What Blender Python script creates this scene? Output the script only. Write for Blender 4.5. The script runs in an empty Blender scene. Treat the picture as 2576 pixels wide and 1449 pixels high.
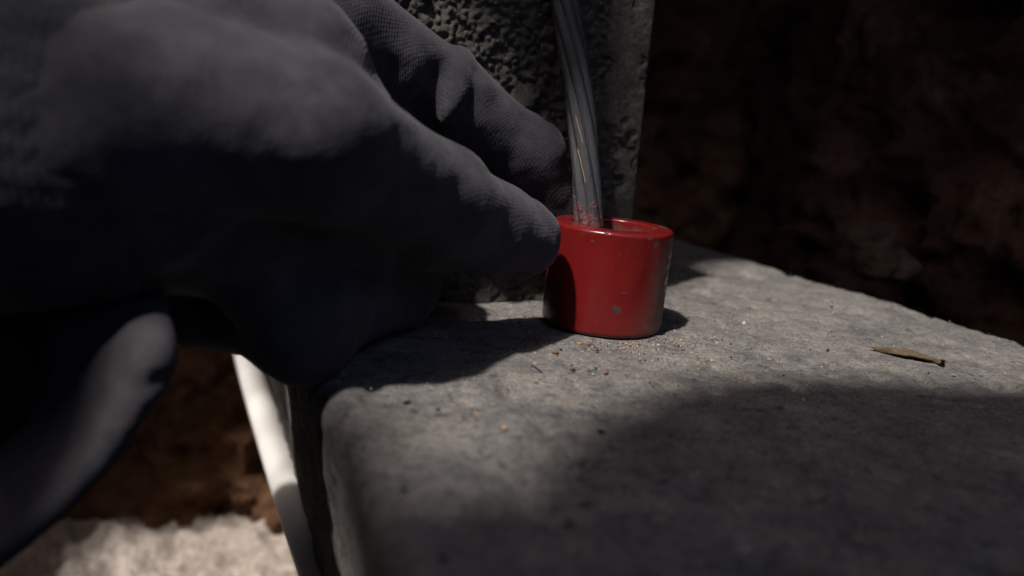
import bpy, bmesh, math, random
import numpy as np
from mathutils import Vector, Matrix
from mathutils.geometry import tessellate_polygon

SC = bpy.context.scene
COL = SC.collection
MM = 0.001                     # everything below is written in millimetres
RAD = math.radians

# ------------------------------------------------------------------ camera
PITCH, ROLL = RAD(12.0), RAD(4.5)
cam_d = bpy.data.cameras.new('camera')
cam = bpy.data.objects.new('camera', cam_d)
COL.objects.link(cam)
fw = Vector((0, math.cos(PITCH), -math.sin(PITCH)))
up0 = Vector((1, 0, 0)).cross(fw)
up = math.cos(ROLL) * up0 - math.sin(ROLL) * Vector((1, 0, 0))
rt = math.cos(ROLL) * Vector((1, 0, 0)) + math.sin(ROLL) * up0
m = Matrix((rt, up, -fw)).transposed().to_4x4()
m.translation = Vector((0, 0, 57 * MM))
cam.matrix_world = m
cam_d.sensor_width = 36
cam_d.lens = 36 * 2004 / 2576
cam_d.clip_start = 0.005
cam_d.clip_end = 500
cam_d.dof.use_dof = True
cam_d.dof.focus_distance = 0.214
cam_d.dof.aperture_fstop = 9.0
SC.camera = cam

# ------------------------------------------------------------------ light
SUN_AZ, SUN_EL = RAD(216.0), RAD(57.0)      # azimuth clockwise from +Y
sdir = Vector((math.sin(SUN_AZ) * math.cos(SUN_EL), math.cos(SUN_AZ) * math.cos(SUN_EL), math.sin(SUN_EL)))
world = bpy.data.worlds.new('World')
SC.world = world
world.use_nodes = True
wn = world.node_tree
bg = wn.nodes.get('Background') or wn.nodes.new('ShaderNodeBackground')
sky = wn.nodes.new('ShaderNodeTexSky')
sky.sky_type = 'NISHITA'
sky.sun_disc = False
sky.sun_elevation = SUN_EL
sky.sun_rotation = SUN_AZ
sky.air_density = 0.7
sky.dust_density = 3.0
sky.ozone_density = 0.5
hsv = wn.nodes.new('ShaderNodeHueSaturation')
hsv.inputs['Saturation'].default_value = 1.3
wn.links.new(sky.outputs[0], hsv.inputs['Color'])
wn.links.new(hsv.outputs[0], bg.inputs[0])
bg.inputs[1].default_value = 0.15
sun_d = bpy.data.lights.new('sun', 'SUN')
sun_d.energy = 4.2
sun_d.angle = RAD(2.4)
sun_d.color = (1.0, 0.94, 0.87)
sun = bpy.data.objects.new('sun', sun_d)
sun.rotation_euler = sdir.to_track_quat('Z', 'Y').to_euler()
sun.location = sdir * 3
COL.objects.link(sun)
SC.view_settings.view_transform = 'Standard'
SC.view_settings.look = 'None'
SC.view_settings.exposure = 0.45
SC.view_settings.gamma = 1.0
SC.cycles.max_bounces = 8
SC.cycles.diffuse_bounces = 5

# ------------------------------------------------------------------ helpers
def tag(o, label=None, cat=None, group=None, kind=None):
    if label: o['label'] = label
    if cat: o['category'] = cat
    if group: o['group'] = group
    if kind: o['kind'] = kind
    return o

def empty(name, loc):
    o = bpy.data.objects.new(name, None)
    o.location = Vector(loc) * MM
    o.empty_display_size = 0.01
    COL.objects.link(o)
    return o

def mesh_obj(name, verts, faces, mat, parent=None, smooth=True):
    """verts in mm, world space; the object's origin sits at its own base or its parent's origin"""
    v = np.asarray(verts, float)
    if parent is None:
        org = np.array([v[:, 0].mean(), v[:, 1].mean(), v[:, 2].min()])
    else:
        org = np.array(parent.location) / MM if parent.parent is None else np.zeros(3)
        p = parent
        org = np.zeros(3)
        while p is not None:
            org += np.array(p.location) / MM
            p = p.parent
    me = bpy.data.meshes.new(name)
    me.from_pydata(((v - org) * MM).tolist(), [], faces if isinstance(faces, list) else np.asarray(faces).tolist())
    me.update()
    if smooth:
        me.polygons.foreach_set('use_smooth', [True] * len(me.polygons))
    if mat: me.materials.append(mat)
    o = bpy.data.objects.new(name, me)
    COL.objects.link(o)
    if parent is None:
        o.location = Vector(org) * MM
    else:
        o.parent = parent
    return o

def grid_faces(nu, nv, wrap_u=False):
    i = np.arange(nu if wrap_u else nu - 1)[:, None]
    j = np.arange(nv - 1)[None, :]
    a = i * nv + j
    b = ((i + 1) % nu) * nv + j
    return np.stack([a, b, b + 1, a + 1], -1).reshape(-1, 4)

def hash3(ix, iy, iz, seed):
    n = (ix.astype(np.int64) * 374761393 + iy.astype(np.int64) * 668265263 + iz.astype(np.int64) * 2147483647 + seed * 974634541) & 0x7fffffff
    n = ((n ^ (n >> 13)) * 1274126177) & 0x7fffffff
    n = (n ^ (n >> 16))
    n = (n * 668265263) & 0x7fffffff
    n = n ^ (n >> 15)
    return (n & 0xffffff) / float(0xffffff)

def vnoise(P, scale, seed=0):
    """value noise, -1..1; scale = feature size in mm"""
    q = np.asarray(P) / scale + 1000.0
    i = np.floor(q).astype(np.int64)
    f = q - i
    f = f * f * f * (f * (f * 6 - 15) + 10)
    r = 0
    for dx in (0, 1):
        wx = f[..., 0] if dx else 1 - f[..., 0]
        for dy in (0, 1):
            wy = f[..., 1] if dy else 1 - f[..., 1]
            for dz in (0, 1):
                wz = f[..., 2] if dz else 1 - f[..., 2]
                r = r + wx * wy * wz * hash3(i[..., 0] + dx, i[..., 1] + dy, i[..., 2] + dz, seed)
    return r * 2 - 1

def fbm(P, scale, octs=4, seed=0, gain=0.5):
    r, a = 0, 1.0
    for k in range(octs):
        r = r + a * vnoise(P, scale / 2 ** k, seed + 17 * k)
        a *= gain
    return r

def worley2(X, Y, scale, seed=0):
    """distance to nearest feature point, in units of the cell, and to the second"""
    qx, qy = X / scale + 500, Y / scale + 500
    ix, iy = np.floor(qx), np.floor(qy)
    d1 = np.full(X.shape, 9.0); d2 = d1.copy()
    for dx in (-1, 0, 1):
        for dy in (-1, 0, 1):
            cx, cy = ix + dx, iy + dy
            z = np.zeros_like(cx)
            px = cx + hash3(cx, cy, z, seed)
            py = cy + hash3(cx, cy, z, seed + 5)
            d = np.hypot(px - qx, py - qy)
            d2 = np.minimum(d2, np.maximum(d, d1))
            d1 = np.minimum(d1, d)
    return d1, d2

def sstep(a, b, x):
    t = np.clip((x - a) / (b - a), 0, 1)
    return t * t * (3 - 2 * t)

# --- signed distance bodies (gloves, cloth): tapered capsules blended into ONE continuous surface
def capsule(G, a, b, ra, rb):
    a = np.array(a, float); b = np.array(b, float)
    ab = b - a
    t = np.clip(((G - a) @ ab) / max(ab @ ab, 1e-9), 0, 1)
    d = np.linalg.norm(G - a - t[..., None] * ab, axis=-1)
    return d - (ra + (rb - ra) * t)

def smin(a, b, k):
    h = np.clip(0.5 + 0.5 * (b - a) / k, 0, 1)
    return b * (1 - h) + a * h - k * h * (1 - h)

def surface_nets(f, org, h):
    s = f < 0
    nx, ny, nz = f.shape
    acc = np.zeros((nx - 1, ny - 1, nz - 1, 3)); cnt = np.zeros((nx - 1, ny - 1, nz - 1))
    def sub(arr, o): return arr[o[0]:nx - 1 + o[0], o[1]:ny - 1 + o[1], o[2]:nz - 1 + o[2]]
    corners = [(i, j, k) for i in (0, 1) for j in (0, 1) for k in (0, 1)]
    for c in corners:
        for ax in range(3):
            if c[ax]: continue
            e = list(c); e[ax] = 1
            f0, f1 = sub(f, c), sub(f, tuple(e))
            m_ = (f0 < 0) != (f1 < 0)
            t = np.where(m_, f0 / np.where(m_, f0 - f1, 1), 0)
            for q in range(3):
                acc[..., q] += np.where(m_, c[q] + (t if q == ax else 0), 0)
            cnt += m_
    act = cnt > 0
    idx = -np.ones(act.shape, int)
    idx[act] = np.arange(act.sum())
    ijk = np.argwhere(act)
    V = org + h * (ijk + acc[act] / cnt[act][:, None])
    F = []
    for ax in range(3):
        o = [(0, 0, 0)] * 2
        d = [0, 0, 0]; d[ax] = 1
        A = s[:nx - d[0], :ny - d[1], :nz - d[2]]
        B = s[d[0]:, d[1]:, d[2]:]
        e = np.argwhere(A != B)
        u, v = (ax + 1) % 3, (ax + 2) % 3
        ok = (e[:, u] > 0) & (e[:, v] > 0) & (e[:, u] < f.shape[u] - 1) & (e[:, v] < f.shape[v] - 1) & (e[:, ax] < f.shape[ax] - 1)
        e = e[ok]
        def cell(du, dv):
            c = e.copy(); c[:, u] -= du; c[:, v] -= dv
            return idx[c[:, 0], c[:, 1], c[:, 2]]
        q = np.stack([cell(0, 0), cell(1, 0), cell(1, 1), cell(0, 1)], 1)
        inside = s[e[:, 0], e[:, 1], e[:, 2]]
        q[~inside] = q[~inside][:, ::-1]
        F.append(q)
    return V, np.concatenate(F)[:, ::-1] if False else np.concatenate(F)

def body(chains, h, k=5.0, warp=None, pad=6):
    """chains: lists of (point, radius)"""
    P = np.array([p for c in chains for p, r in c], float); Rr = max(r for c in chains for p, r in c)
    lo, hi = P.min(0) - Rr - pad, P.max(0) + Rr + pad
    n = np.ceil((hi - lo) / h).astype(int) + 1
    ax = [lo[i] + h * np.arange(n[i]) for i in range(3)]
    G = np.stack(np.meshgrid(*ax, indexing='ij'), -1)
    d = None
    for c in chains:
        kk = k
        for (a, ra), (b, rb) in zip(c[:-1], c[1:]):
            x = capsule(G, a, b, ra, rb)
            d = x if d is None else smin(d, x, kk)
    if warp is not None:
        near = np.abs(d) < 6
        d[near] += warp(G[near])
    return surface_nets(d, lo, h)

# ------------------------------------------------------------------ materials
def material(name, rough=0.9, spec=0.3):
    mt = bpy.data.materials.new(name)
    mt.use_nodes = True
    nt = mt.node_tree
    b = nt.nodes['Principled BSDF']
    b.inputs['Roughness'].default_value = rough
    b.inputs['Specular IOR Level'].default_value = spec
    return mt, nt, b

def N(nt, t, **kw):
    n = nt.nodes.new(t)
    for k, v in kw.items():
        if k in ('inp',):
            for kk, vv in v.items(): n.inputs[kk].default_value = vv
        else: setattr(n, k, v)
    return n

def ramp(nt, src, stops):
    r = nt.nodes.new('ShaderNodeValToRGB')
    els = r.color_ramp.elements
    while len(els) < len(stops): els.new(0.5)
    for e, (p, c) in zip(els, stops):
        e.position = p
        e.color = (*c, 1) if len(c) == 3 else c
    nt.links.new(src, r.inputs[0])
    return r.outputs[0]

def noise(nt, co, scale, detail=5, rough=0.6, dist=0.0):
    n = N(nt, 'ShaderNodeTexNoise', inp={'Scale': scale, 'Detail': detail, 'Roughness': rough, 'Distortion': dist})
    nt.links.new(co, n.inputs['Vector'])
    return n.outputs['Fac']

def mix(nt, fac, a, b, mode='MIX'):
    n = N(nt, 'ShaderNodeMix', data_type='RGBA', blend_type=mode)
    for s, v in ((0, fac), (6, a), (7, b)):
        if hasattr(v, 'links'): nt.links.new(v, n.inputs[s])
        else: n.inputs[s].default_value = v if not isinstance(v, tuple) else ((*v, 1) if len(v) == 3 else v)
    return n.outputs[2]

def bump(nt, b, h, strength, dist, prev=None):
    n = N(nt, 'ShaderNodeBump', inp={'Strength': strength, 'Distance': dist})
    nt.links.new(h, n.inputs['Height'])
    if prev is not None: nt.links.new(prev, n.inputs['Normal'])
    nt.links.new(n.outputs[0], b.inputs['Normal'])
    return n.outputs[0]

def objco(nt):
    return N(nt, 'ShaderNodeTexCoord').outputs['Object']

def concrete(name, c0, c1, c2, speck=True):
    mt, nt, b = material(name, 0.92, 0.2)
    co = objco(nt)
    col = ramp(nt, noise(nt, co, 55, 7, 0.68), [(0.32, c0), (0.51, c1), (0.7, c2)])
    fine = noise(nt, co, 1250, 5, 0.75)
    col = mix(nt, 0.85, col, ramp(nt, fine, [(0.3, (0.2, 0.2, 0.21)), (0.5, (1, 1, 1)), (0.75, (1.6, 1.55, 1.45))]), 'MULTIPLY')
    mid = noise(nt, co, 360, 6, 0.72)
    col = mix(nt, 0.6, col, ramp(nt, mid, [(0.32, (0.3, 0.3, 0.32)), (0.48, (1, 1, 1)), (0.68, (1.35, 1.28, 1.15))]), 'MULTIPLY')
    if speck:
        blot = noise(nt, co, 130, 4, 0.6, 0.5)
        col = mix(nt, 0.5, col, ramp(nt, blot, [(0.36, (0.5, 0.49, 0.5)), (0.47, (0.95, 0.95, 0.95)), (0.66, (1.2, 1.17, 1.1))]), 'MULTIPLY')
        dk = N(nt, 'ShaderNodeTexVoronoi', inp={'Scale': 190.0, 'Randomness': 1.0})
        nt.links.new(co, dk.inputs['Vector'])
        dc = N(nt, 'ShaderNodeSeparateColor'); nt.links.new(dk.outputs['Color'], dc.inputs[0])
        dsz = N(nt, 'ShaderNodeMath', operation='MULTIPLY', inp={1: 1.0})
        nt.links.new(dk.outputs['Distance'], dsz.inputs[0])
        rim = N(nt, 'ShaderNodeMath', operation='ADD'); nt.links.new(dsz.outputs[0], rim.inputs[0])
        nt.links.new(ramp(nt, dc.outputs[1], [(0.1, (0, 0, 0)), (0.3, (0.4, 0.4, 0.4))]), rim.inputs[1])
        wob = N(nt, 'ShaderNodeMath', operation='MULTIPLY_ADD', inp={1: 0.35, 2: -0.17}); nt.links.new(mid, wob.inputs[0])
        rim2 = N(nt, 'ShaderNodeMath', operation='ADD'); nt.links.new(rim.outputs[0], rim2.inputs[0]); nt.links.new(wob.outputs[0], rim2.inputs[1])
        col = mix(nt, ramp(nt, rim2.outputs[0], [(0.1, (0.75, 0.75, 0.75)), (0.28, (0, 0, 0))]), col, (0.035, 0.033, 0.034))
        v = N(nt, 'ShaderNodeTexVoronoi', inp={'Scale': 420.0})
        nt.links.new(co, v.inputs['Vector'])
        sep = N(nt, 'ShaderNodeSeparateColor')
        nt.links.new(v.outputs['Color'], sep.inputs[0])
        tint = ramp(nt, sep.outputs[0], [(0.0, (0.04, 0.04, 0.04)), (0.06, (0.16, 0.09, 0.055)), (0.12, (0.26, 0.21, 0.15)), (0.2, (0.34, 0.32, 0.29))])
        near = ramp(nt, v.outputs['Distance'], [(0.22, (1, 1, 1)), (0.34, (0, 0, 0))])
        sel = ramp(nt, sep.outputs[0], [(0.17, (1, 1, 1)), (0.2, (0, 0, 0))])
        sel = mix(nt, 1.0, near, sel, 'MULTIPLY')
        sel = mix(nt, 1.0, sel, (0.75, 0.75, 0.75), 'MULTIPLY')
        col = mix(nt, sel, col, tint)
    nt.links.new(col, b.inputs['Base Color'])
    n1 = bump(nt, b, fine, 0.8, 0.0008)
    bump(nt, b, mid, 0.8, 0.002, n1)
    return mt

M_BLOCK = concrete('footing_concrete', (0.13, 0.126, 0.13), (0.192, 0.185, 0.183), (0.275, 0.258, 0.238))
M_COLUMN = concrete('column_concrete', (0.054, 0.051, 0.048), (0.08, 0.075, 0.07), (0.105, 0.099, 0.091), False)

def earth(name, c0, c1, c2):
    mt, nt, b = material(name, 0.97, 0.1)
    co = objco(nt)
    col = ramp(nt, noise(nt, co, 16, 7, 0.65, 0.4), [(0.3, c0), (0.5, c1), (0.68, c2)])
    f = noise(nt, co, 260, 5, 0.7)
    col = mix(nt, 0.7, col, ramp(nt, f, [(0.3, (0.3, 0.28, 0.26)), (0.55, (1, 1, 1)), (0.8, (1.6, 1.5, 1.35))]), 'MULTIPLY')
    nt.links.new(col, b.inputs['Base Color'])
    bump(nt, b, f, 0.8, 0.004)
    return mt
M_EARTH = earth('brown_earth', (0.028, 0.014, 0.01), (0.075, 0.041, 0.028), (0.16, 0.095, 0.067))
M_FLOOR = earth('pale_earth', (0.3, 0.25, 0.215), (0.43, 0.37, 0.33), (0.52, 0.46, 0.42))
M_BACK_EARTH = earth('damp_earth', (0.045, 0.023, 0.013), (0.115, 0.06, 0.033), (0.2, 0.112, 0.068))  # separate brown for the bank behind the footing

def fabric(name, c0, c1, rib, knit=1500.0, sheen=0.12):
    mt, nt, b = material(name, 0.95, 0.15)
    co = objco(nt)
    big = noise(nt, co, 42, 4, 0.55)
    col = ramp(nt, big, [(0.35, c0), (0.65, c1)])
    w1 = N(nt, 'ShaderNodeTexWave', wave_type='BANDS', bands_direction='X', inp={'Scale': knit / 6.28, 'Distortion': 1.2, 'Detail': 1.0, 'Detail Scale': 0.4})
    w2 = N(nt, 'ShaderNodeTexWave', wave_type='BANDS', bands_direction='DIAGONAL', inp={'Scale': knit / 6.28 * 0.8, 'Distortion': 1.0, 'Detail': 1.0, 'Detail Scale': 0.4})
    nt.links.new(co, w1.inputs['Vector']); nt.links.new(co, w2.inputs['Vector'])
    k = mix(nt, 1.0, w1.outputs['Color'], w2.outputs['Color'], 'MULTIPLY')
    col = mix(nt, 0.25, col, k, 'MULTIPLY')
    dust = ramp(nt, noise(nt, co, 120, 6, 0.7), [(0.46, (0, 0, 0)), (0.72, (0.45, 0.45, 0.45))])
    col = mix(nt, dust, col, tuple(1.7 * x for x in c1))
    nt.links.new(col, b.inputs['Base Color'])
    b.inputs['Sheen Weight'].default_value = sheen
    b.inputs['Sheen Roughness'].default_value = 0.5
    b.inputs['Sheen Tint'].default_value = (0.6, 0.6, 0.7, 1)
    n1 = bump(nt, b, k, 0.35, 0.0003)
    bump(nt, b, noise(nt, co, 110, 4, 0.6), 0.35, 0.002, n1)
    return mt
M_GLOVE = fabric('glove_knit', (0.029, 0.027, 0.033), (0.043, 0.041, 0.049), False, 3400.0)
M_CUFF = fabric('cuff_knit', (0.026, 0.026, 0.029), (0.036, 0.035, 0.039), True)
M_CLOTH = fabric('cloth_knit', (0.029, 0.0275, 0.032), (0.039, 0.037, 0.043), False, 3600.0, 0.03)

M_SHADE_CLOTH = fabric('black_cloth', (0.01, 0.01, 0.011), (0.016, 0.016, 0.018), False, 3600.0, 0.05)  # black stands in for shade on the cloth behind the sleeve

# ------------------------------------------------------------------ the setting
# footing frame: u runs across the concrete footing, v along it
FO = np.array([-39.0, 158.7]); FU = np.array([0.9285, 0.3711]); FV = np.array([-0.3711, 0.9285])
def uv(u, v, z):
    u, v, z = np.broadcast_arrays(np.asarray(u, float), np.asarray(v, float), np.asarray(z, float))
    xy = FO + u[..., None] * FU + v[..., None] * FV
    return np.concatenate([xy, z[..., None]], -1)

# unseen sheet added overhead to mask the light, with shaped gaps cut in it
COVER_Z, COVER_T = 430.0, 45.0
hs = np.array([sdir.x, sdir.y]) / sdir.z
def lift(p, z): return (p[0] + hs[0] * z, p[1] + hs[1] * z)
# outlines of the openings, as the patches of sun they throw at the level of the footing's top
SUN_GAP_A = [(-10, 113), (-5, 114), (2, 121), (8, 136), (14, 149), (23, 159), (36, 173), (52, 186), (81, 194), (127, 197), (190, 203),
           (206, 206), (175, 256), (154, 290), (139, 328), (122, 366), (100, 365), (80, 335), (61, 294), (48, 270), (36, 261), (26, 267), (18, 284), (5, 296), (-40, 300), (-75, 262), (-106, 236), (-107, 182), (-60, 168), (-46, 162), (-20, 141), (-13, 123)]
SUN_GAP_B = [(-115, 190), (-120, 192), (-138, 202), (-156, 190), (-160, 100), (-200, 70), (-290, 80), (-303, 262), (-312, 294), (-325, 320), (-315, 336), (-286, 355), (-244, 376), (-215, 394), (-185, 392), (-150, 320), (-118, 250), (-115, 215)]
SUN_GAP_C = [(-36, 97), (-37, 118), (-41, 135), (-48, 150), (-58, 152), (-61, 137), (-66, 121), (-72, 108), (-66, 99)]
def cover():
    rng = np.random.default_rng(5)
    def rough(poly, amp):
        out = []
        n = len(poly)
        for i in range(n):
            a, b = np.array(poly[i], float), np.array(poly[(i + 1) % n], float)
            k = max(1, int(np.linalg.norm(b - a) / 6))
            for j in range(k):
                out.append(a + (b - a) * j / k + rng.normal(size=2) * amp)
        return out
    loops0 = [[(-1500, -1500), (1500, -1500), (1500, 1500), (-1500, 1500)]]
    loops = [[lift(p, COVER_Z) for p in rough(SUN_GAP_A, 0.8)], [lift(p, COVER_Z) for p in rough(SUN_GAP_B, 2.5)], [lift(p, COVER_Z) for p in rough(SUN_GAP_C, 0.6)]]
    SKY_GAP = [(60, -650), (950, -650), (950, -45), (62, -45), (50, -90), (60, -160)]  # added gap that lets in sky light to fill the shade
    loops.append([tuple(p) for p in rough(SKY_GAP, 4)])
    allv = [Vector((x, y, 0)) for x, y in loops0[0]]
    tess = [[Vector((x, y, 0)) for x, y in loops0[0]]] + [[Vector((x, y, 0)) for x, y in l] for l in loops]
    tri = tessellate_polygon(tess)
    flat = [v for l in tess for v in l]
    nb = len(flat)
    verts = [(v.x, v.y, COVER_Z) for v in flat]
    st = 0
    for li, l in enumerate(tess):
        c = sum((v for v in l), Vector((0, 0, 0))) / len(l)
        for v in l:
            if li == 0: verts.append((v.x, v.y, COVER_Z + COVER_T))
            else:
                w = v + (v - c) * 0.03
                verts.append((w.x + hs[0] * COVER_T, w.y + hs[1] * COVER_T, COVER_Z + COVER_T))
    faces = [list(t) for t in tri] + [[a + nb for a in t][::-1] for t in tri]
    for l in tess:
        n = len(l)
        for i in range(n):
            a, b = st + i, st + (i + 1) % n
            faces.append([a, b, b + nb, a + nb])
        st += n
    bm = bmesh.new()
    bv = [bm.verts.new(v) for v in verts]
    for f in faces:
        try: bm.faces.new([bv[i] for i in f])
        except ValueError: pass
    bmesh.ops.recalc_face_normals(bm, faces=bm.faces)
    V = np.array([v.co[:] for v in bm.verts]); bm.verts.index_update()
    Fc = [[v.index for v in f.verts] for f in bm.faces]
    bm.free()
    tag(mesh_obj('ground', V, Fc, M_EARTH, None, False), kind='structure')
cover()

def earth_sheet(name, P0, du, dv, nrm, nu, nv, amp, scale, seed, mat, ridged=True):
    a = np.linspace(0, 1, nu)[:, None, None]; b = np.linspace(0, 1, nv)[None, :, None]
    P = np.array(P0, float) + a * np.array(du, float) + b * np.array(dv, float)
    d = fbm(P, scale, 5, seed, 0.55)
    if ridged: d = d + 0.6 * (1 - 2 * np.abs(fbm(P, scale * 0.5, 4, seed + 3)))
    lump = fbm(P, scale * 0.22, 3, seed + 9)
    P = P + np.array(nrm, float) * (d * amp + lump * amp * 0.3)[..., None]
    o = mesh_obj(name, P.reshape(-1, 3), grid_faces(nu, nv), mat)
    tag(o, kind='structure')
    return o

STONES = [(156.4, 348.9, 18.0), (159.2, 341.8, 8.2)]
# bank of earth to the right of the footing, the bank behind, the floor of the pit
e0 = uv(258, -330, -190); e1 = uv(258, 520, -190)
earth_sheet('earth_bank', e0, (e1 - e0), (0.18 * 620, 0.06 * 620, 620), (-FU[0], -FU[1], 0), 300, 230, 13, 60, 3, M_EARTH)
earth_sheet('earth_bank', (-720, 452, -330), (1010, 40, 0), (30, 90, 800), (0, -1, 0.1), 330, 250, 15, 60, 21, M_BACK_EARTH)
earth_sheet('earth_bank', (-700, -700, -330), (0, 1250, 0), (-40, 0, 800), (1, 0, 0.1), 150, 100, 15, 70, 33, M_EARTH)
earth_sheet('earth_bank', (-720, -690, -330), (1500, 0, 0), (0, -40, 800), (0, 1, 0.1), 150, 100, 15, 70, 39, M_EARTH)
earth_sheet('earth_bank', uv(34, -135, -230), uv(34, 330, -230) - uv(34, -135, -230), (0, 0, 137), (-FU[0], -FU[1], 0), 120, 50, 4, 40, 57, M_EARTH)
earth_sheet('pit_floor', (-760, -760, -222), (1600, 0, 0), (0, 1300, 0), (0, 0, 1), 420, 360, 9, 40, 45, M_FLOOR)

M_STONE = concrete('bank_stone', (0.05, 0.033, 0.025), (0.1, 0.07, 0.055), (0.16, 0.12, 0.095), False)
def stone(p, r, lab, seed):
    bm = bmesh.new()
    bmesh.ops.create_icosphere(bm, subdivisions=4, radius=1)
    V0 = np.array([v.co[:] for v in bm.verts]); bm.verts.index_update()
    Ff = [[v.index for v in f.verts] for f in bm.faces]
    bm.free()
    k = 1 + 0.28 * fbm(V0, 1.1, 4, seed)
    V1 = V0 * k[:, None] * np.array(r) + np.array(p)
    tag(mesh_obj('stone', V1, Ff, M_STONE), lab, 'stone', 'stones set in the earth bank')
stone(STONES[0], (9, 12, 8), 'small pale stone in the dark earth bank, the upper of two', 5)
stone(STONES[1], (11, 15, 9), 'pale stone in the dark earth bank, the lower of two, nearer the footing', 8)

# ------------------------------------------------------------------ concrete footing
def footing():
    prof, nrm = [], []
    W, Dp, rl, rr, BAT = 223.0, 94.0, 6.0, 2.0, 12.0
    def seg(a, b, n, nn):
        for t in np.linspace(0, 1, n, endpoint=False):
            prof.append(np.array(a) + (np.array(b) - np.array(a)) * t); nrm.append(nn)
    def arc(cx, cz, r, a0, a1, n):
        for t in np.linspace(0, 1, n, endpoint=False):
            an = math.radians(a0 + (a1 - a0) * t)
            prof.append(np.array([cx + r * math.cos(an), cz + r * math.sin(an)])); nrm.append((math.cos(an), math.sin(an)))
    seg((BAT, -Dp), (0, -rl), 110, (-0.99, -0.13))
    arc(rl, -rl, rl, 180, 90, 8)
    seg((rl, 0), (W - rr, 0), 270, (0, 1))
    arc(W - rr, -rr, rr, 90, 0, 6)
    seg((W, -rr), (W, -Dp), 70, (1, 0))
    prof.append(np.array([W, -Dp])); nrm.append((1, 0))
    prof = np.array(prof); nrm = np.array(nrm)
    vv = np.arange(-135, 331, 1.05)
    U = np.repeat(prof[:, :1], len(vv), 1); Z = np.repeat(prof[:, 1:], len(vv), 1); V = np.repeat(vv[None], len(prof), 0)
    L = np.stack([U, V, Z], -1)
    d = 0.9 * fbm(L, 60, 3, 1) + 0.32 * fbm(L, 9, 3, 2) + 0.16 * vnoise(L, 2.2, 6)
    pit = vnoise(L, 5.5, 11)
    d -= 1.1 * sstep(0.5, 0.9, pit)
    d -= 1.6 * sstep(0.7, 0.95, vnoise(L, 13, 14))
    edge = np.exp(-((W - U) / 4.0) ** 2) * (Z > -14)
    d -= edge * (1.2 + 2.6 * np.abs(fbm(np.stack([V * 0, V, V * 0], -1), 14, 4, 8)) + 1.5 * sstep(0.15, 0.6, vnoise(L, 3.2, 19)) + 2.2 * sstep(0.45, 0.8, vnoise(L, 8, 23)))
    edl = np.exp(-(U / 6.0) ** 2) * (Z > -12)
    d -= edl * 0.9 * np.abs(fbm(L, 16, 3, 9))
    side = sstep(-4, -30, Z) * (U < 20)
    d += side * 0.8 * fbm(L * np.array([1, 1, .35]), 8, 4, 28)
    flat = np.exp(-(((U - 86.4) / 20) ** 2 + ((V - 39) / 20) ** 2) ** 2) * (nrm[:, 1:] > 0.9)
    d = d * (1 - 0.9 * flat)
    U = U + d * nrm[:, :1]; Z = Z + d * nrm[:, 1:]
    P = uv(U, V, Z)
    n0, n1 = len(prof), len(vv)
    F = grid_faces(n0, n1)
    fl = F.tolist()
    fl.append([i * n1 for i in range(n0)])
    fl.append([i * n1 + n1 - 1 for i in range(n0)][::-1])
    o = mesh_obj('concrete_footing', P.reshape(-1, 3), fl, M_BLOCK)
    return tag(o, 'rough grey concrete footing with a pool of light, running under the red collar', 'footing')
footing()

def column():
    u1, v0 = 110.5, 68.0
    H, DEP = 118.0, 112.0
    us = np.arange(4, u1 + .01, 0.55); zs = np.arange(-2.0, H, 0.55)
    U, Z = np.meshgrid(us, zs, indexing='ij')
    L = np.stack([U, U * 0 + 9, Z], -1)
    wu, wz = U + 0.6 * vnoise(L, 2.5, 51), Z + 0.6 * vnoise(L, 2.5, 52)
    a1, a2 = worley2(wu, wz, 2.0, 3)
    b1, b2 = worley2(wu, wz, 5.5, 7)
    lumps = 1.3 * (1 - sstep(0.0, 0.75, a1)) * (0.6 + 0.8 * hash3(np.floor(wu / 2.0), np.floor(wz / 2.0), wu * 0, 4)) + 1.3 * (1 - sstep(0, .7, b1))
    # the cement skin is whole in places, and gone elsewhere so that the aggregate shows
    skin = sstep(-0.12, 0.1, fbm(L * np.array([1.0, 1, 0.8]), 20, 4, 61) - 0.38 - 0.6 * sstep(80, 30, U) + 0.25 * sstep(60, 20, Z) + 0.5 * sstep(88, 106, U))
    depth = np.where(True, skin * (0.3 * fbm(L, 9, 4, 71)) + (1 - skin) * (-1.9 + 0.8 * lumps), 0)
    holes = sstep(0.55, 0.9, vnoise(L, 4.5, 77))
    depth -= holes * 0.8
    fade = sstep(u1, u1 - 4, U)
    e = np.clip((u1 - U) / 4.0, 0, 1)
    depth = depth * (0.35 + .65 * fade) - 1.2 * (1 - np.sqrt(1 - (1 - e) ** 2))
    nu, nz = U.shape
    front = uv(U, v0 - depth, Z).reshape(-1, 3)
    back = uv(U[[0, -1]], DEP, Z[[0, -1]]).reshape(-1, 3)
    F = grid_faces(nu, nz).tolist()
    V = front.tolist()
    base = len(V)
    # side faces, top, bottom, back
    n = len(V)
    sideR = uv(u1 + 0 * zs, DEP, zs).tolist(); V += sideR; r0 = n
    n = len(V)
    sideL = uv(4 + 0 * zs, DEP, zs).tolist(); V += sideL; l0 = n
    lastc = (nu - 1) * nz
    for j in range(nz - 1):
        F.append([lastc + j, r0 + j, r0 + j + 1, lastc + j + 1])
        F.append([j, j + 1, l0 + j + 1, l0 + j])
    F.append([r0, l0, l0 + nz - 1, r0 + nz - 1])
    F.append([i * nz + nz - 1 for i in range(nu)] + [r0 + nz - 1, l0 + nz - 1])
    F.append(([i * nz for i in range(nu)] + [r0, l0])[::-1])
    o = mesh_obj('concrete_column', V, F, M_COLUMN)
    return tag(o, 'pitted crumbling concrete column standing on the footing behind the cable', 'column')
column()

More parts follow.
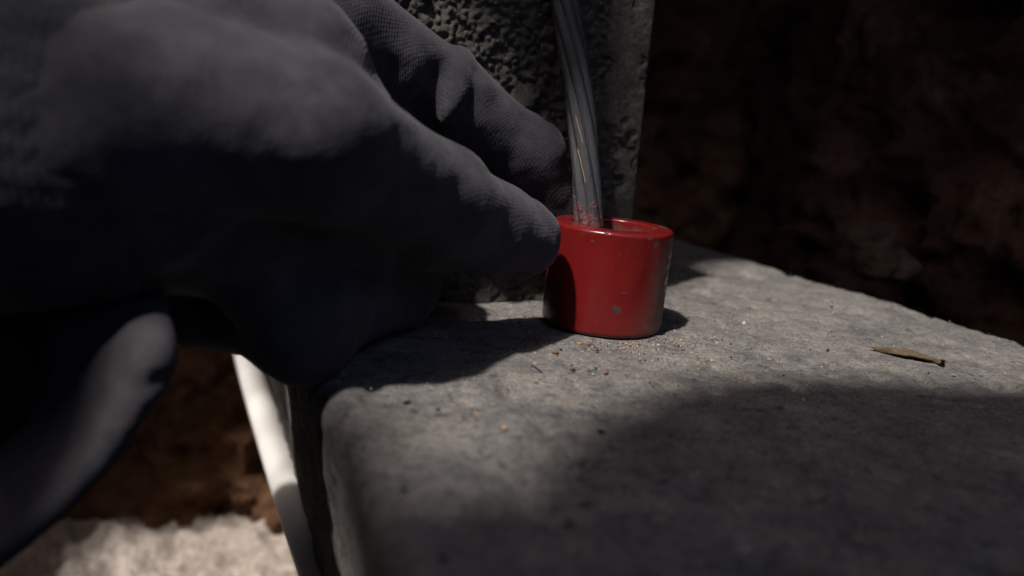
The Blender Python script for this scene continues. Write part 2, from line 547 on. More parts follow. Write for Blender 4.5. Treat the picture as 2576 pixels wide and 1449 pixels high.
# ------------------------------------------------------------------ red collar
CC = np.array([26.7, 227.0]); CR, CH = 17.4, 29.3
def collar():
    ax = np.array([0.02, -0.01, 1.0]); ax /= np.linalg.norm(ax)
    u = np.cross([0, 1.0, 0], ax); u /= np.linalg.norm(u); v = np.cross(ax, u)
    # lathe profile (r, z): outside, rim, conical seat, bore, underside
    pr = []
    def line(a, b, n): 
        for t in np.linspace(0, 1, n, endpoint=False): pr.append((a[0] + (b[0] - a[0]) * t, a[1] + (b[1] - a[1]) * t))
    def arc(c, r, a0, a1, n):
        for t in np.linspace(0, 1, n, endpoint=False):
            an = math.radians(a0 + (a1 - a0) * t); pr.append((c[0] + r * math.cos(an), c[1] + r * math.sin(an)))
    line((6.0, 0.0), (CR - 1.6, 0.0), 4)
    arc((CR - 1.6, 1.6), 1.6, -90, 0, 8)
    line((CR, 1.6), (CR, CH - 1.1), 140)
    arc((CR - 1.1, CH - 1.1), 1.1, 0, 90, 8)
    line((CR - 1.1, CH), (12.1, CH), 24)
    arc((12.1, CH - 0.5), 0.5, 90, 180, 4)
    line((11.6, CH - 0.5), (10.2, CH - 12), 24)
    line((10.2, CH - 12), (6.0, 4), 10)
    line((6.0, 4), (6.0, 0), 3)
    pr.append((6.0, 0.0))
    pr = np.array(pr)
    NA = 540
    th = np.linspace(0, 2 * np.pi, NA, endpoint=False)
    TH = np.repeat(th[:, None], len(pr), 1); RR = np.repeat(pr[None, :, 0], NA, 0); ZZ = np.repeat(pr[None, :, 1], NA, 0)
    # phi: angle round the collar from the side turned to the lens, positive to the right
    PHI = (TH + np.pi / 2 + np.pi) % (2 * np.pi) - np.pi
    HN = ZZ / CH
    arcx = PHI * CR
    L = np.stack([CR * np.cos(TH), CR * np.sin(TH), ZZ], -1)
    outer = RR > 11.9
    chip = np.zeros_like(ZZ)
    def blob(s, hn, wx, wz, rot=0.0, k=1.0, tri=0.0):
        x0, z0 = math.asin(s) * CR, hn * CH
        dx, dz = arcx - x0, ZZ - z0
        c, sn = math.cos(rot), math.sin(rot)
        a, b = (dx * c + dz * sn) / wx, (-dx * sn + dz * c) / wz
        d = np.sqrt(a * a + b * b) + 0.22 * vnoise(L, 0.9, 5) + tri * a
        return k * (1 - sstep(0.85, 1.05, d)) * outer
    for bl in ((.115, .285, 1.5, .85, -.75, 1, .1), (.19, .455, 1.1, .32, 0.1, .45), (.235, .075, 1.0, .17, -.5, .7), (-.185, .985, .65, .35, 0, 1),
               (.5, .968, 1.0, .4, -.2, .9), (.6, .915, .85, 1.15, 0.2, 1, -.2), (.40, .60, .16, .16), (.33, .43, .14, .14), (-.05, .66, .12, .12),
               (.28, .73, .12, .1), (-.4, .9, .5, .2), (.45, .32, .13, .2), (.05, .8, .1, .1), (.3, .2, .12, .1), (.72, .75, .3, .14), (.66, .5, .14, .14)):
        chip = np.maximum(chip, blob(*bl))
    inner_wear = ((RR < 12.6) & (ZZ > CH - 8)) * sstep(0.1, 0.4, vnoise(L * np.array([1, 1, .6]), 6, 15) + 0.25 * vnoise(L, 1.2, 16)) * (np.abs(PHI - 1.5) < 0.7) * 0.8
    chip = np.maximum(chip, inner_wear * 0.8)
    rimw = ((RR > 15) & (ZZ > CH - 1.4)) * sstep(0.35, .6, vnoise(L, 5, 25) + 0.2 * vnoise(L, 1, 26)) * (np.abs(PHI - 1.9) < 0.5)
    chip = np.maximum(chip, rimw * 0.8)
    # dried cement dust down the right side
    dust = sstep(0.72, 1.15, PHI + 0.14 * fbm(L * np.array([1, 1, .25]), 6, 3, 35)) * (ZZ < CH - 1.2) * (RR > 16)
    dust = dust * (1 - sstep(.15, .5, fbm(L, 3.2, 4, 37) - 0.35 + 0.9 * np.exp(-((PHI - 1.05) / .13) ** 2 - ((HN - .40) / .09) ** 2)))
    low = sstep(.42, .0, HN) * sstep(0.25, 1.0, PHI) * (RR > 16)
    bore = (RR < 11.7) * sstep(CH - 1.0, CH - 4.2, ZZ + 1.2 * vnoise(L, 4, 61))  # shade inside the hole put into the colour, from just below the rim
    dust = np.clip(np.maximum(dust * (0.4 + 0.6 * sstep(.97, .6, HN)), low * .55), 0, 1)
    # worn pale stencil strokes among the dust
    mark = np.zeros_like(ZZ)
    def stroke(pts, w):
        nonlocal mark
        X, Zc = arcx, HN * CH
        for (x0, z0), (x1, z1) in zip(pts[:-1], pts[1:]):
            a = np.array([x0, z0]); b = np.array([x1, z1]); ab = b - a
            t = np.clip(((X - x0) * ab[0] + (Zc - z0) * ab[1]) / (ab @ ab), 0, 1)
            d = np.hypot(X - x0 - t * ab[0], Zc - z0 - t * ab[1])
            mark = np.maximum(mark, (1 - sstep(w * .8, w * 1.25, d)) * (RR > 16))
    stroke([(19.4, 19.3), (21.4, 20.2), (23.8, 21.6)], 0.5)
    stroke([(19.6, 19.2), (20.2, 17.9), (22.5, 17.6)], 0.45)
    stroke([(22.6, 16.2), (20.0, 16.3), (19.6, 14.9), (21.6, 15.2), (22.4, 13.9), (20.8, 12.6), (19.8, 12.9)], 0.45)
    mark *= sstep(-.5, .0, fbm(L, 2.0, 3, 41) + 0.1)
    R2 = RR - 0.07 * chip * (ZZ < CH - .3) * (RR > 12)
    P = np.stack([CC[0] + R2 * 0, CC[1] + R2 * 0, ZZ * 0], -1) + ax * ZZ[..., None] + R2[..., None] * (np.cos(TH)[..., None] * u + np.sin(TH)[..., None] * v)
    P[..., 2] += 0.45
    o = mesh_obj('anchor_collar', P.reshape(-1, 3), grid_faces(NA, len(pr), True), None)
    bm = bmesh.new(); bm.from_mesh(o.data); bmesh.ops.remove_doubles(bm, verts=bm.verts, dist=1e-7); bmesh.ops.recalc_face_normals(bm, faces=bm.faces)
    me = o.data
    att = bm.verts.layers.float_color.new('wear')
    # positions survive the merge in order for all but the closing ring, so look the values up by position
    key = {}
    PM = (P.reshape(-1, 3) - np.array(o.location) / MM) * MM
    W3 = np.stack([np.maximum(chip, bore), dust * (1 - bore), mark], -1).reshape(-1, 3)  # first channel holds the chips and the hole's painted shade
    for q, w in zip(np.round(PM, 6).tolist(), W3.tolist()): key[tuple(q)] = w
    for vtx in bm.verts:
        w = key.get(tuple(np.round(np.array(vtx.co, float), 6).tolist()))
        if w is None: w = (0, 0, 0)
        vtx[att] = (*w, 1)
    bm.to_mesh(me); bm.free()
    me.polygons.foreach_set('use_smooth', [True] * len(me.polygons))
    mt, nt, b = material('red_paint', 0.24, 0.5)
    co = objco(nt)
    at = N(nt, 'ShaderNodeAttribute', attribute_name='wear')
    sep = N(nt, 'ShaderNodeSeparateColor'); nt.links.new(at.outputs['Color'], sep.inputs[0])
    base = ramp(nt, noise(nt, co, 90, 5, 0.6), [(0.3, (0.105, 0.0065, 0.0065)), (0.7, (0.142, 0.009, 0.0085))])
    film = ramp(nt, noise(nt, co, 260, 6, 0.7), [(0.55, (0, 0, 0)), (0.85, (0.22, 0.22, 0.22))])
    base = mix(nt, film, base, (0.2, 0.07, 0.06))
    d2 = mix(nt, sep.outputs[1], base, ramp(nt, noise(nt, co, 300, 5, 0.7), [(0.35, (0.085, 0.05, 0.038)), (0.65, (0.2, 0.155, 0.13))]))
    d3 = mix(nt, sep.outputs[2], d2, (0.5, 0.47, 0.41))
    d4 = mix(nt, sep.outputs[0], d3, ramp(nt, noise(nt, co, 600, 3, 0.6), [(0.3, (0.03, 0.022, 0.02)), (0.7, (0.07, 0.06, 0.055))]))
    nt.links.new(d4, b.inputs['Base Color'])
    mx = N(nt, 'ShaderNodeMath', operation='MAXIMUM'); nt.links.new(sep.outputs[0], mx.inputs[0]); nt.links.new(sep.outputs[1], mx.inputs[1])
    sp = N(nt, 'ShaderNodeMapRange', inp={'To Min': 0.5, 'To Max': 0.08}); nt.links.new(mx.outputs[0], sp.inputs[0]); nt.links.new(sp.outputs[0], b.inputs['Specular IOR Level'])
    rr = N(nt, 'ShaderNodeMapRange', inp={'To Min': 0.24, 'To Max': 0.7}); nt.links.new(mx.outputs[0], rr.inputs[0])
    nt.links.new(rr.outputs[0], b.inputs['Roughness'])
    bump(nt, b, noise(nt, co, 500, 4, 0.6), 0.12, 0.0006)
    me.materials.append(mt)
    return tag(o, 'red painted steel collar with chipped paint, pinched by the gloved hand', 'collar')
collar()

# ------------------------------------------------------------------ steel cable
def cable():
    mt, nt, b = material('greased_steel', 0.55, 0.5)
    b.inputs['Metallic'].default_value = 0.3
    co = N(nt, 'ShaderNodeTexCoord').outputs['UV']
    mp = N(nt, 'ShaderNodeMapping', inp={'Scale': (14, 1.0, 1)})
    nt.links.new(co, mp.inputs[0])
    f = noise(nt, mp.outputs[0], 5.0, 5, 0.7)
    ob = objco(nt)
    col = ramp(nt, f, [(0.3, (0.006, 0.006, 0.008)), (0.48, (0.024, 0.024, 0.03)), (0.74, (0.075, 0.075, 0.086))])
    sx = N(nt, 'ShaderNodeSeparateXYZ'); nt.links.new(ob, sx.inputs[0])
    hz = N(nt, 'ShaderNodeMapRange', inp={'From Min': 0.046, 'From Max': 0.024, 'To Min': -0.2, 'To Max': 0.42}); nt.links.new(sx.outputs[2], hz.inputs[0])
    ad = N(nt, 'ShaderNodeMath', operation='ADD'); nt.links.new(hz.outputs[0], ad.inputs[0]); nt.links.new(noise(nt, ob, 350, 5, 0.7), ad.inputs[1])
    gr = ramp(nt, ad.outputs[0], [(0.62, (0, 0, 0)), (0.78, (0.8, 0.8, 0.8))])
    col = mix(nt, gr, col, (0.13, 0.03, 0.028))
    nt.links.new(col, b.inputs['Base Color'])
    n1 = bump(nt, b, f, 0.5, 0.0005)
    mg = mix(nt, 1.0, noise(nt, ob, 1100, 2, 0.5), gr, 'MULTIPLY')
    bump(nt, b, mg, 0.8, 0.0006, n1)
    brass, bn, bb = material('golden_wire', 0.35, 0.5)
    bb.inputs['Base Color'].default_value = (0.55, 0.36, 0.16, 1); bb.inputs['Metallic'].default_value = 0.5
    B0 = np.array([20.58, 225.97, 26.85]); B1 = np.array([8.72, 246.46, 91.99])
    root = empty('steel_cable', (B0[0], B0[1], 0.4))
    tag(root, 'twisted steel wire cable rising out of the red collar', 'cable')
    n = 150
    t = np.linspace(-0.30, 1.25, n)
    bow = np.array([1.6, -0.3, 0])
    C0 = B0 + (B1 - B0) * t[:, None] + bow * (np.sin(np.clip(t, 0, 1) * np.pi))[:, None] * 0.9
    d = (B1 - B0) / np.linalg.norm(B1 - B0)
    length = np.linalg.norm(B1 - B0)
    e1 = np.cross(d, [0, 1, 0]); e1 /= np.linalg.norm(e1); e2 = np.cross(d, e1)
    C0 = C0[C0[:, 2] > 1.0]
    s = (C0 - B0) @ d
    def tube(path, r, mat, name, sides=18, flatten=1.0):
        k = len(path)
        tn = np.gradient(path, axis=0); tn /= np.linalg.norm(tn, axis=1)[:, None]
        a = np.cross(tn, [0, 1, 0]); a /= np.linalg.norm(a, axis=1)[:, None]; bb_ = np.cross(tn, a)
        an = np.linspace(0, 2 * np.pi, sides, endpoint=False)
        rad = r if np.ndim(r) else np.full(k, r)
        V = path[None] + rad[None, :, None] * (np.cos(an)[:, None, None] * a[None] + np.sin(an)[:, None, None] * bb_[None])
        F = grid_faces(sides, k, True).tolist()
        F.append([i * k for i in range(sides)][::-1]); F.append([i * k + k - 1 for i in range(sides)])
        o = mesh_obj(name, V.reshape(-1, 3), F, mat, root)
        uvl = o.data.uv_layers.new(name='UVMap')
        vi = np.empty(len(o.data.loops), int); o.data.loops.foreach_get('vertex_index', vi)
        uvs = np.stack([(vi // k) / sides, (vi % k) / k * (s[-1] - s[0]) / 20.0], 1)
        uvl.data.foreach_set('uv', uvs.ravel())
        return o
    rs, rc = 1.85, 2.45
    for q in range(6):
        ph = q * np.pi / 3 + 0.2 - s / 95.0 * 2 * np.pi * 0.62
        path = C0 + rc * (np.cos(ph)[:, None] * e1 + np.sin(ph)[:, None] * e2)
        tube(path, rs, mt, 'strand')
    tube(C0, 1.6, mt, 'core_strand', 10)
    for ph0, a, b_ in ((2.45, 25, 33), (2.0, 13, 24)):
        sel = (s > a) & (s < b_)
        sub = C0[sel]
        ph = ph0 - s[sel] / 95.0 * 2 * np.pi * 0.62
        path = sub + 4.22 * (np.cos(ph)[:, None] * e1 + np.sin(ph)[:, None] * e2)
        o = None
        k = len(path); an = np.linspace(0, 2 * np.pi, 6, endpoint=False)
        V = path[None] + 0.09 * (np.cos(an)[:, None, None] * e1 + np.sin(an)[:, None, None] * e2)
        F = grid_faces(6, k, True).tolist()
        mesh_obj('loose_wire', V.reshape(-1, 3), F, brass, root)
cable()

# ------------------------------------------------------------------ white tube added for the footing's sunlit side strip
def sunlit_strip():
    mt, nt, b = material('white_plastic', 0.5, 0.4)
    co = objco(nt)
    nt.links.new(ramp(nt, noise(nt, co, 60, 5, 0.6), [(0.3, (0.84, 0.82, 0.79)), (0.7, (0.9, 0.89, 0.87))]), b.inputs['Base Color'])  # white colour stands in for full sun on the concrete
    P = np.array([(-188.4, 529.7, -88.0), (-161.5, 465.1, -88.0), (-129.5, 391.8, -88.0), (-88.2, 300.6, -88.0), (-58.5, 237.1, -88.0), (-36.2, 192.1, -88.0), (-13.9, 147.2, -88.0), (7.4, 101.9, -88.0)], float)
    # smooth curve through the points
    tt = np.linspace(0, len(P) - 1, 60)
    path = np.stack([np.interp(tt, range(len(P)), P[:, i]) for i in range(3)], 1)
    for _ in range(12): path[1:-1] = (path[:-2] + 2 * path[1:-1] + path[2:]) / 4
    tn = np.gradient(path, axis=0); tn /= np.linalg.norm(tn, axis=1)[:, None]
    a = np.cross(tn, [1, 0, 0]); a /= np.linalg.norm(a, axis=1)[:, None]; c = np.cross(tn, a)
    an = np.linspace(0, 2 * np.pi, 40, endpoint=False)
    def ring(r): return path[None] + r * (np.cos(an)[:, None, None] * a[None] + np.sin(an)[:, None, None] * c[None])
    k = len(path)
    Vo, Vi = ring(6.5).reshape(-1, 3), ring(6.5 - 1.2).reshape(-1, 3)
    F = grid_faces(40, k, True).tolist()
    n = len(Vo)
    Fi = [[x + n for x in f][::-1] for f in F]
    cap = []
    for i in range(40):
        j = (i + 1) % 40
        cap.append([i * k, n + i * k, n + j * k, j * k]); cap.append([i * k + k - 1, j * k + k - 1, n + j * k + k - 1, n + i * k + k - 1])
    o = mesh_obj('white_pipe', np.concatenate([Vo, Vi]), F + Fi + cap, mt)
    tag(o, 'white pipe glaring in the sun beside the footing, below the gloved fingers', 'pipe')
sunlit_strip()

# ------------------------------------------------------------------ person: gloved left hand, cuff, loose cloth
person = empty('person', (-120.8, 150.9, 45.5))
tag(person, 'person in a dark knitted glove reaching in to pinch the red collar', 'person')
HAND = dict(
 arm=[((-107.0, 137.3, 48.8), 27), ((-86.9, 142.3, 48.2), 26), ((-71.6, 147.0, 46.5), 23.5)],
 armtop=[((-130.8, 169.1, 59.0), 28), ((-102.5, 174.4, 59.9), 27), ((-82.4, 186.8, 60.4), 24)],
 heel=[((-76.7, 157.0, 35.6), 20), ((-61.4, 164.9, 34.4), 18), ((-55.9, 190.8, 40.6), 20)],
  web=[((-93.9, 152.4, 62.1), 21), ((-67.1, 162.9, 63.4), 19), ((-49.6, 170.8, 62.1), 16.2), ((-38.9, 173.2, 54.0), 11.5)],
 palm=[((-82.1, 192.3, 47.9), 25), ((-63.4, 208.5, 52.1), 22), ((-53.3, 217.0, 58.1), 18)],
 palm2=[((-74.3, 179.9, 28.1), 16), ((-47.4, 173.9, 38.0), 16.5), ((-20.7, 191.7, 30.8), 11.5)],
 thumbbase=[((-68.2, 140.4, 53.8), 19), ((-39.4, 152.0, 50.7), 14.6), ((-18.2, 182.9, 37.2), 12.0)],
 thumb=[((-18.2, 183.6, 35.8), 12.6), ((-8.9, 195.8, 30.7), 11.4), ((1.0, 206.2, 26.5), 10.6)],
 index1=[((-78.1, 194.4, 67.5), 20), ((-53.0, 213.6, 76.0), 16), ((-23.7, 232.0, 61.5), 12.6)],
 index2=[((-23.7, 232.0, 61.5), 12.3), ((1.3, 242.1, 46.3), 10.8), ((11.7, 248.1, 26.7), 8.6)],
 middle=[((-52.1, 225.4, 59.4), 15), ((-32.0, 212.5, 27.3), 12.5), ((-31.1, 201.0, 12.0), 11.2)],
 middle2=[((-31.1, 201.0, 12.0), 11.0), ((-42.2, 170.0, 10.5), 9.4), ((-52.4, 163.2, 16.8), 8.5)],
 ring=[((-62.0, 226.7, 41.2), 13), ((-50.1, 196.4, 18.9), 11), ((-44.5, 165.1, 6.4), 8.3)],
 ring2=[((-44.5, 165.1, 6.4), 8.2), ((-63.9, 181.7, 7.4), 8.6), ((-74.4, 183.5, 6.6), 8.7)],
 pinky=[((-70.3, 188.7, 31.1), 16), ((-69.7, 187.2, 14.0), 12), ((-73.0, 185.7, 7.2), 9)],
)
def hand_warp(Q):
    w = 0.45 * fbm(Q * np.array([0.6, 1, 1]), 14, 3, 91) + 0.2 * fbm(Q, 5, 3, 95) + 0.2 * (1 - 2 * np.abs(fbm(Q * np.array([1, .6, .6]), 11, 2, 97)))
    # soft folds of knit at the bend of the index finger, a hollow on each side, and a seam up from the web
    def along(pts, width, amp):
        d = None
        for p, q in zip(pts[:-1], pts[1:]):
            x = capsule(Q, np.array(p), np.array(q), 0, 0)
            d = x if d is None else np.minimum(d, x)
        return amp * np.exp(-(d / width) ** 2)
    w -= along([(-18.7, 230.5, 73.5), (-18.8, 219.8, 61.8), (-22.6, 216.6, 51.6)], 2.4, 3.0)
    w += along([(-26.0, 219.8, 66.5), (-28.4, 217.7, 56.9)], 4.2, 3.0)
    w += along([(-15.3, 226.1, 67.6), (-15.7, 220.6, 55.8)], 2.6, 1.6)
    w += along([(-35.5, 211.6, 71.2), (-37.1, 208.4, 61.1)], 3.0, 1.4)
    w -= along([(-39.7, 208.6, 76.4), (-42.5, 206.7, 67.4)], 2.2, 1.2)
    w += along([(-10.2, 187.3, 43.5), (-6.9, 185.8, 36.4)], 2.0, 0.9) + along([(-19.4, 177.4, 45.2), (-21.9, 171.9, 38.5)], 2.2, 0.9)
    w -= along([(-15.5, 180.9, 47.0), (-13.8, 178.0, 38.5)], 2.5, 0.8)
    return w
V, F = body(list(HAND.values()), 1.25, 5.0, hand_warp)
# the wrist end is cut flat inside the cuff
glove = mesh_obj('glove', V, F, M_GLOVE, person)

def cuff():
    P = np.array([(-121.4, 141.6, 49.7), (-89.9, 149.8, 50.1), (-75.7, 157.9, 49.6)])
    n = 60
    tt = np.linspace(0, 2, n)
    path = np.stack([np.interp(tt, (0, 1, 2), P[:, i]) for i in range(3)], 1)
    tn = np.gradient(path, axis=0); tn /= np.linalg.norm(tn, axis=1)[:, None]
    a = np.cross(tn, [0, 1, 0]); a /= np.linalg.norm(a, axis=1)[:, None]; c = np.cross(tn, a)
    S = 160
    an = np.linspace(0, 2 * np.pi, S, endpoint=False)
    ra = np.interp(tt, (0, 1, 1.9, 2), (36, 35.2, 34.4, 33)); rb = np.interp(tt, (0, 1, 1.75, 2), (36, 35.5, 34.5, 29))
    rib = 0.16 * np.cos(an * 46)
    V = path[None] + ((ra[None] + rib[:, None])[..., None] * np.cos(an)[:, None, None] * a[None] + (rb[None] + rib[:, None])[..., None] * np.sin(an)[:, None, None] * c[None])
    V = V + (0.8 * fbm(V, 18, 3, 111))[..., None] * (V - path[None]) / 36
    Vi = path[None] + (V - path[None]) * 0.95
    k = n; m_ = S * k
    F = grid_faces(S, k, True).tolist()
    Fi = [[x + m_ for x in f][::-1] for f in F]
    cap = []
    for i in range(S):
        j = (i + 1) % S
        cap.append([i * k + k - 1, j * k + k - 1, m_ + j * k + k - 1, m_ + i * k + k - 1]); cap.append([i * k, m_ + i * k, m_ + j * k, j * k])
    mesh_obj('cuff', np.concatenate([V.reshape(-1, 3), Vi.reshape(-1, 3)]), F + Fi + cap, M_CUFF, person)
cuff()

RIM = [(-82.8, 177.9, 18.5), (-74.1, 161.0, 15.9), (-62.9, 137.8, 17.5), (-57.0, 125.3, 16.6), (-56.9, 123.4, 12.5), (-58.8, 122.5, 8.2), (-62.3, 120.9, 0.6), (-68.4, 119.1, -8.1), (-76.8, 117.3, -16.4), (-87.2, 115.4, -25.5)]
INN = [(-110.6, 183.3, 15.3), (-99.9, 166.4, 12.7), (-87.9, 150.0, 12.4), (-80.9, 141.7, 11.6), (-78.8, 139.6, 6.7), (-79.1, 138.5, 1.6), (-83.0, 136.9, -5.9), (-90.1, 135.3, -13.3), (-100.6, 133.9, -19.8), (-114.8, 132.5, -26.7)]
def curve(P, n):
    P = np.array(P, float); tt = np.linspace(0, len(P) - 1, n)
    Q = np.stack([np.interp(tt, range(len(P)), P[:, i]) for i in range(3)], 1)
    for _ in range(6): Q[1:-1] = (Q[:-2] + 2 * Q[1:-1] + Q[2:]) / 4
    return Q
A_, B_ = curve(RIM, 34), curve(INN, 34)
# the hem curls: from the outer rim the cloth sinks back, then rolls over a soft lip on the inside
CL = {}
for i in range(34):
    a_, b_ = A_[i], B_[i]
    mid = (a_ * 0.55 + b_ * 0.45) + np.array([0, 2.2, 0])
    CL[i] = [(a_, 2.0), (mid, 2.2), (b_, 2.6)]
for q in range(3):
    CL['lip%d' % q] = [(B_[i] + np.array([-6.0 * q, 5.0 * q, -5.0 * q]), 2.4 - .3 * q) for i in range(6, 34, 3)]
def cloth_warp(Q):
    w = 0.35 * fbm(Q, 16, 3, 131)
    w += 1.3 * np.exp(-(capsule(Q, np.array((-58.2, 121.9, 9.9)), np.array((-56.0, 122.2, 11.6)), 0, 0) / 1.3) ** 2)
    w -= 1.0 * np.exp(-(capsule(Q, np.array((-60.0, 123.6, 13.2)), np.array((-57.5, 122.7, 9.0)), 0, 0) / 1.5) ** 2)
    return w
V, F = body(list(CL.values()), 0.9, 2.5, cloth_warp)
mesh_obj('sleeve', V, F, M_CLOTH, person)
BACK_CLOTH = dict(
 back_fold=[((-112.7, 200.5, 14.2), 12), ((-123.8, 194.7, -12.8), 17), ((-142.5, 189.8, -36.3), 24), ((-169.6, 185.5, -56.4), 30)],
 sky_block=[((-190, 205, -70), 34), ((-215, 160, 10), 42), ((-250, 110, 90), 46)],  # unseen mass added to keep sky light off the sleeve
)
V, F = body(list(BACK_CLOTH.values()), 1.5, 3.0, lambda Q: 0.5 * fbm(Q, 22, 3, 151))
mesh_obj('trouser_leg', V, F, M_SHADE_CLOTH, person)

# ------------------------------------------------------------------ litter on the footing
rnd = random.Random(11)
def plain(name, c0, c1, rough=0.85):
    mt, nt, b = material(name, rough, 0.3)
    co = objco(nt)
    nt.links.new(ramp(nt, noise(nt, co, 900, 4, 0.7), [(0.3, c0), (0.7, c1)]), b.inputs['Base Color'])
    return mt
M_DARK = plain('dark_crumb', (0.012, 0.011, 0.012), (0.03, 0.027, 0.028), 0.6)
M_ORANGE = plain('brick_crumb', (0.12, 0.05, 0.032), (0.21, 0.095, 0.06))
M_TAN = plain('tan_crumb', (0.26, 0.17, 0.09), (0.42, 0.3, 0.18))
M_WHITE = plain('white_crumb', (0.3, 0.29, 0.27), (0.45, 0.43, 0.4), 0.7)
M_GREY = plain('grey_crumb', (0.13, 0.125, 0.12), (0.24, 0.23, 0.22))
CRUMBS = [
 ((15.9, 179.6, 0.0), 0.85, 0.5, 0.45, 0.5, M_DARK, 'small dark seed-like crumb lying in front of the red collar'),
 ((21.5, 182.6, 0.0), 0.28, 1.1, 0.3, 0.2, M_DARK, 'thin dark upright sliver between two orange crumbs before the collar'),
 ((23.7, 179.8, 0.0), 0.85, 0.6, 0.5, 0.8, M_ORANGE, 'largest orange brick crumb in front of the collar'),
 ((19.7, 181.5, 0.0), 0.6, 0.35, 0.3, -0.4, M_ORANGE, 'small orange crumb just left of the dark upright sliver'),
 ((15.7, 184.2, 0.0), 0.5, 0.3, 0.3, 0.3, M_ORANGE, 'orange crumb just behind the dark seed-like crumb'),
 ((19.0, 203.5, 0.0), 1.1, 0.45, 0.4, 0.1, M_TAN, 'tan flake touching the foot of the red collar'),
 ((12.1, 193.2, 0.0), 1.0, 0.8, 0.6, 0.0, M_ORANGE, 'brownish lump at the edge of the hand shadow'),
 ((23.2, 198.4, 0.0), 0.45, 0.45, 0.4, 0.0, M_DARK, 'round black grain close below the front of the collar'),
 ((11.5, 172.7, 0.0), 0.25, 0.35, 0.35, 0.0, M_WHITE, 'tiny bright white glinting grain left of the tan grain'),
 ((15.9, 172.3, 0.0), 0.5, 0.3, 0.3, 0.2, M_TAN, 'pale tan grain in front of the dark seed-like crumb'),
 ((33.6, 192.8, 0.0), 0.75, 0.55, 0.4, 0.2, M_GREY, 'low grey pebble half sunk in the lit concrete right of the crumbs'),
 ((32.9, 175.3, 0.0), 0.85, 0.6, 0.55, -0.3, M_GREY, 'grey pebble with a dark underside in the shade before the collar'),
 ((-19.1, 149.8, 0.0), 1.0, 0.5, 0.5, 0.5, M_DARK, 'dark crumb beside the hand shadow near the footing left edge'),
 ((-12.6, 147.7, 0.0), 0.75, 0.3, 0.3, 0.9, M_DARK, 'short dark rod lying on the left of the footing'),
 ((0.7, 141.0, 0.0), 0.7, 0.6, 0.4, 0.0, M_TAN, 'blurred tan grain in the lit patch on the footing'),
 ((19.0, 142.8, 0.0), 0.9, 0.6, 0.45, -0.3, M_DARK, 'blurred dark crumb just inside the shade edge'),  # dark colour stands in for the shade in a pit
 ((-14.2, 112.9, 0.0), 0.6, 0.5, 0.4, 0.3, M_DARK, 'blurred dark crumb at the left corner of the lit patch'),
 ((-6.3, 94.4, 0.0), 0.75, 0.5, 0.5, 0.3, M_DARK, 'large blurred dark lump nearest the lens'),
]
for p, a, b_, c_, rot, mat, lab in CRUMBS:
    a, b_, c_ = 0.8 * a, 0.8 * b_, 0.8 * c_
    bm = bmesh.new()
    bmesh.ops.create_icosphere(bm, subdivisions=2, radius=1)
    r = random.Random(hash(lab) % 1000 if False else int(p[0] * 37 + p[1] * 11) % 1000)
    ph = [r.uniform(0, 6) for _ in range(6)]
    for v in bm.verts:
        k = 1 + 0.22 * math.sin(3 * v.co.x + ph[0]) * math.sin(3.3 * v.co.y + ph[1]) + 0.16 * math.sin(5 * v.co.z + ph[2]) + r.uniform(-.08, .08)
        x, y, z = v.co.x * a * k, v.co.y * b_ * k, v.co.z * c_ * k
        if c_ < b_ and b_ > 2.5 * a: pass
        cs, sn = math.cos(rot), math.sin(rot)
        v.co = (p[0] + x * cs - y * sn, p[1] + x * sn + y * cs, p[2] + z + c_ * 0.7)
    Vv = np.array([v.co[:] for v in bm.verts]); bm.verts.index_update()
    Ff = [[v.index for v in f.verts] for f in bm.faces]
    bm.free()
    tag(mesh_obj('crumb', Vv, Ff, mat, None, True), lab, 'crumb', 'crumbs lying on the footing')

def splinter():
    mt, nt, b = material('weathered_wood', 0.9, 0.2)
    co = N(nt, 'ShaderNodeTexCoord').outputs['UV']
    mp = N(nt, 'ShaderNodeMapping', inp={'Scale': (1.2, 14, 1)}); nt.links.new(co, mp.inputs[0])
    f = noise(nt, mp.outputs[0], 3.0, 5, 0.7)
    nt.links.new(ramp(nt, f, [(0.3, (0.025, 0.019, 0.013)), (0.5, (0.11, 0.08, 0.05)), (0.7, (0.24, 0.18, 0.11))]), b.inputs['Base Color'])
    bump(nt, b, f, 0.9, 0.0008)
    A, B = np.array((104.1, 220.3, 0.0)), np.array((119.6, 211.5, 0.0))
    ax = B - A; Ln = np.linalg.norm(ax); ax /= Ln
    sd = np.array([-ax[1], ax[0], 0])
    n, S = 40, 16
    V, UVs = [], []
    for i in range(n):
        t = i / (n - 1)
        w = 2.2 * min(1, 0.35 + 3 * t) * min(1, 0.55 + 1.2 * (1 - t)) * (1 + .15 * math.sin(t * 19))
        h = 1.0 * min(1, 0.5 + 2.5 * t) * (1 - 0.4 * t) * (1 + .2 * math.sin(t * 13 + 1))
        for j in range(S):
            a = 2 * math.pi * j / S
            cx, cz = math.cos(a), math.sin(a)
            jag = 1 + 0.16 * math.sin(3 * a + t * 9) + 0.1 * rnd.uniform(-1, 1)
            lng = (rnd.uniform(-1.2, 1.2) if i in (0, n - 1) else 0)
            p = A + ax * (t * Ln + lng) + sd * (w * cx * jag + 0.5 * math.sin(t * 4)) + np.array([0, 0, 0.75 + h * cz * jag + 0.5 * math.sin(t * 3.2)])
            V.append(p); UVs.append((t * 2, j / S))
    F = []
    for i in range(n - 1):
        for j in range(S):
            k = (j + 1) % S
            F.append([i * S + j, i * S + k, (i + 1) * S + k, (i + 1) * S + j])
    F.append(list(range(S))[::-1]); F.append([(n - 1) * S + j for j in range(S)])
    o = mesh_obj('wood_splinter', V, F, mt)
    ul = o.data.uv_layers.new(name='UVMap')
    for l in o.data.loops: ul.data[l.index].uv = UVs[l.vertex_index]
    tag(o, 'weathered brown wood splinter lying on the footing right of the collar', 'splinter')
splinter()

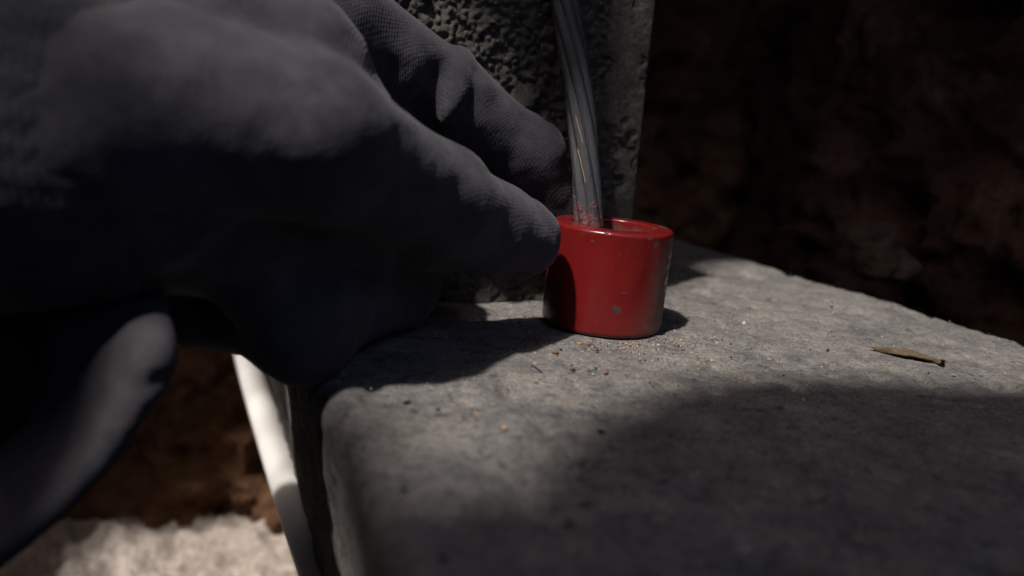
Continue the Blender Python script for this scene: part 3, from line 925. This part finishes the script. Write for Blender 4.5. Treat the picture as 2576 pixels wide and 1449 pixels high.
def fibre(name, pts, r, mat, lab):
    P = np.array(pts, float)
    tt = np.linspace(0, len(P) - 1, 24)
    path = np.stack([np.interp(tt, range(len(P)), P[:, i]) for i in range(3)], 1)
    for _ in range(4): path[1:-1] = (path[:-2] + 2 * path[1:-1] + path[2:]) / 4
    path[:, 2] += 0.35
    an = np.linspace(0, 2 * np.pi, 6, endpoint=False)
    tn = np.gradient(path, axis=0); tn /= np.linalg.norm(tn, axis=1)[:, None]
    a = np.cross(tn, [0, 0, 1]); a /= np.linalg.norm(a, axis=1)[:, None]; c = np.cross(tn, a)
    V = path[None] + r * (np.cos(an)[:, None, None] * a[None] + np.sin(an)[:, None, None] * c[None])
    F = grid_faces(6, 24, True).tolist(); F.append([i * 24 for i in range(6)]); F.append([i * 24 + 23 for i in range(6)][::-1])
    tag(mesh_obj(name, V.reshape(-1, 3), F, mat), lab, 'fibre')
fibre('fibre', [(6.0, 180.7, 0.0), (7.3, 178.9, 0.0), (8.5, 175.4, 0.0)], 0.13, M_DARK, 'thin black fibre lying on the concrete left of the crumbs')
fibre('fibre', [(21.0, 201.8, 0.0), (22.2, 204.4, 0.0), (23.1, 200.9, 0.0)], 0.14, M_ORANGE, 'thin red curled fibre at the foot of the collar')

def grit():
    rng = np.random.default_rng(3)
    n = 11000
    u = rng.uniform(3, 218, n); v = rng.uniform(-110, 210, n)
    u[:2600] = 88 + rng.normal(size=2600) * 16; v[:2600] = 28 + rng.normal(size=2600) * 13
    keep = ~((v > 66) & (u < 110.5 + 2)) & (np.hypot(u - 86.4, v - 39.1) > 18.2)
    u, v = u[keep], v[keep]; n = len(u)
    ic = np.array([(1, 0, 0), (-1, 0, 0), (0, 1, 0), (0, -1, 0), (0, 0, 1), (0, 0, -1)], float)
    fc = np.array([(0, 2, 4), (2, 1, 4), (1, 3, 4), (3, 0, 4), (2, 0, 5), (1, 2, 5), (3, 1, 5), (0, 3, 5)])
    sz = np.exp(rng.normal(-1.95, .5, n))
    zt = 0.9 * fbm(np.stack([u, v, 0 * u], -1), 60, 3, 1)
    base = uv(u, v, zt + 0.1)
    V = base[:, None] + ic[None] * sz[:, None, None] * rng.uniform(.6, 1.4, (n, 6, 1))
    F = (fc[None] + 6 * np.arange(n)[:, None, None]).reshape(-1, 3)
    mats = [M_GREY, M_TAN, M_DARK, M_ORANGE, M_WHITE]
    o = mesh_obj('grit', V.reshape(-1, 3), F, mats[0], None, False)
    for mt in mats[1:]: o.data.materials.append(mt)
    mi = rng.choice(5, n, p=[.5, .2, .14, .09, .07])
    o.data.polygons.foreach_set('material_index', np.repeat(mi, 8).astype(np.int32))
    tag(o, kind='stuff')
grit()
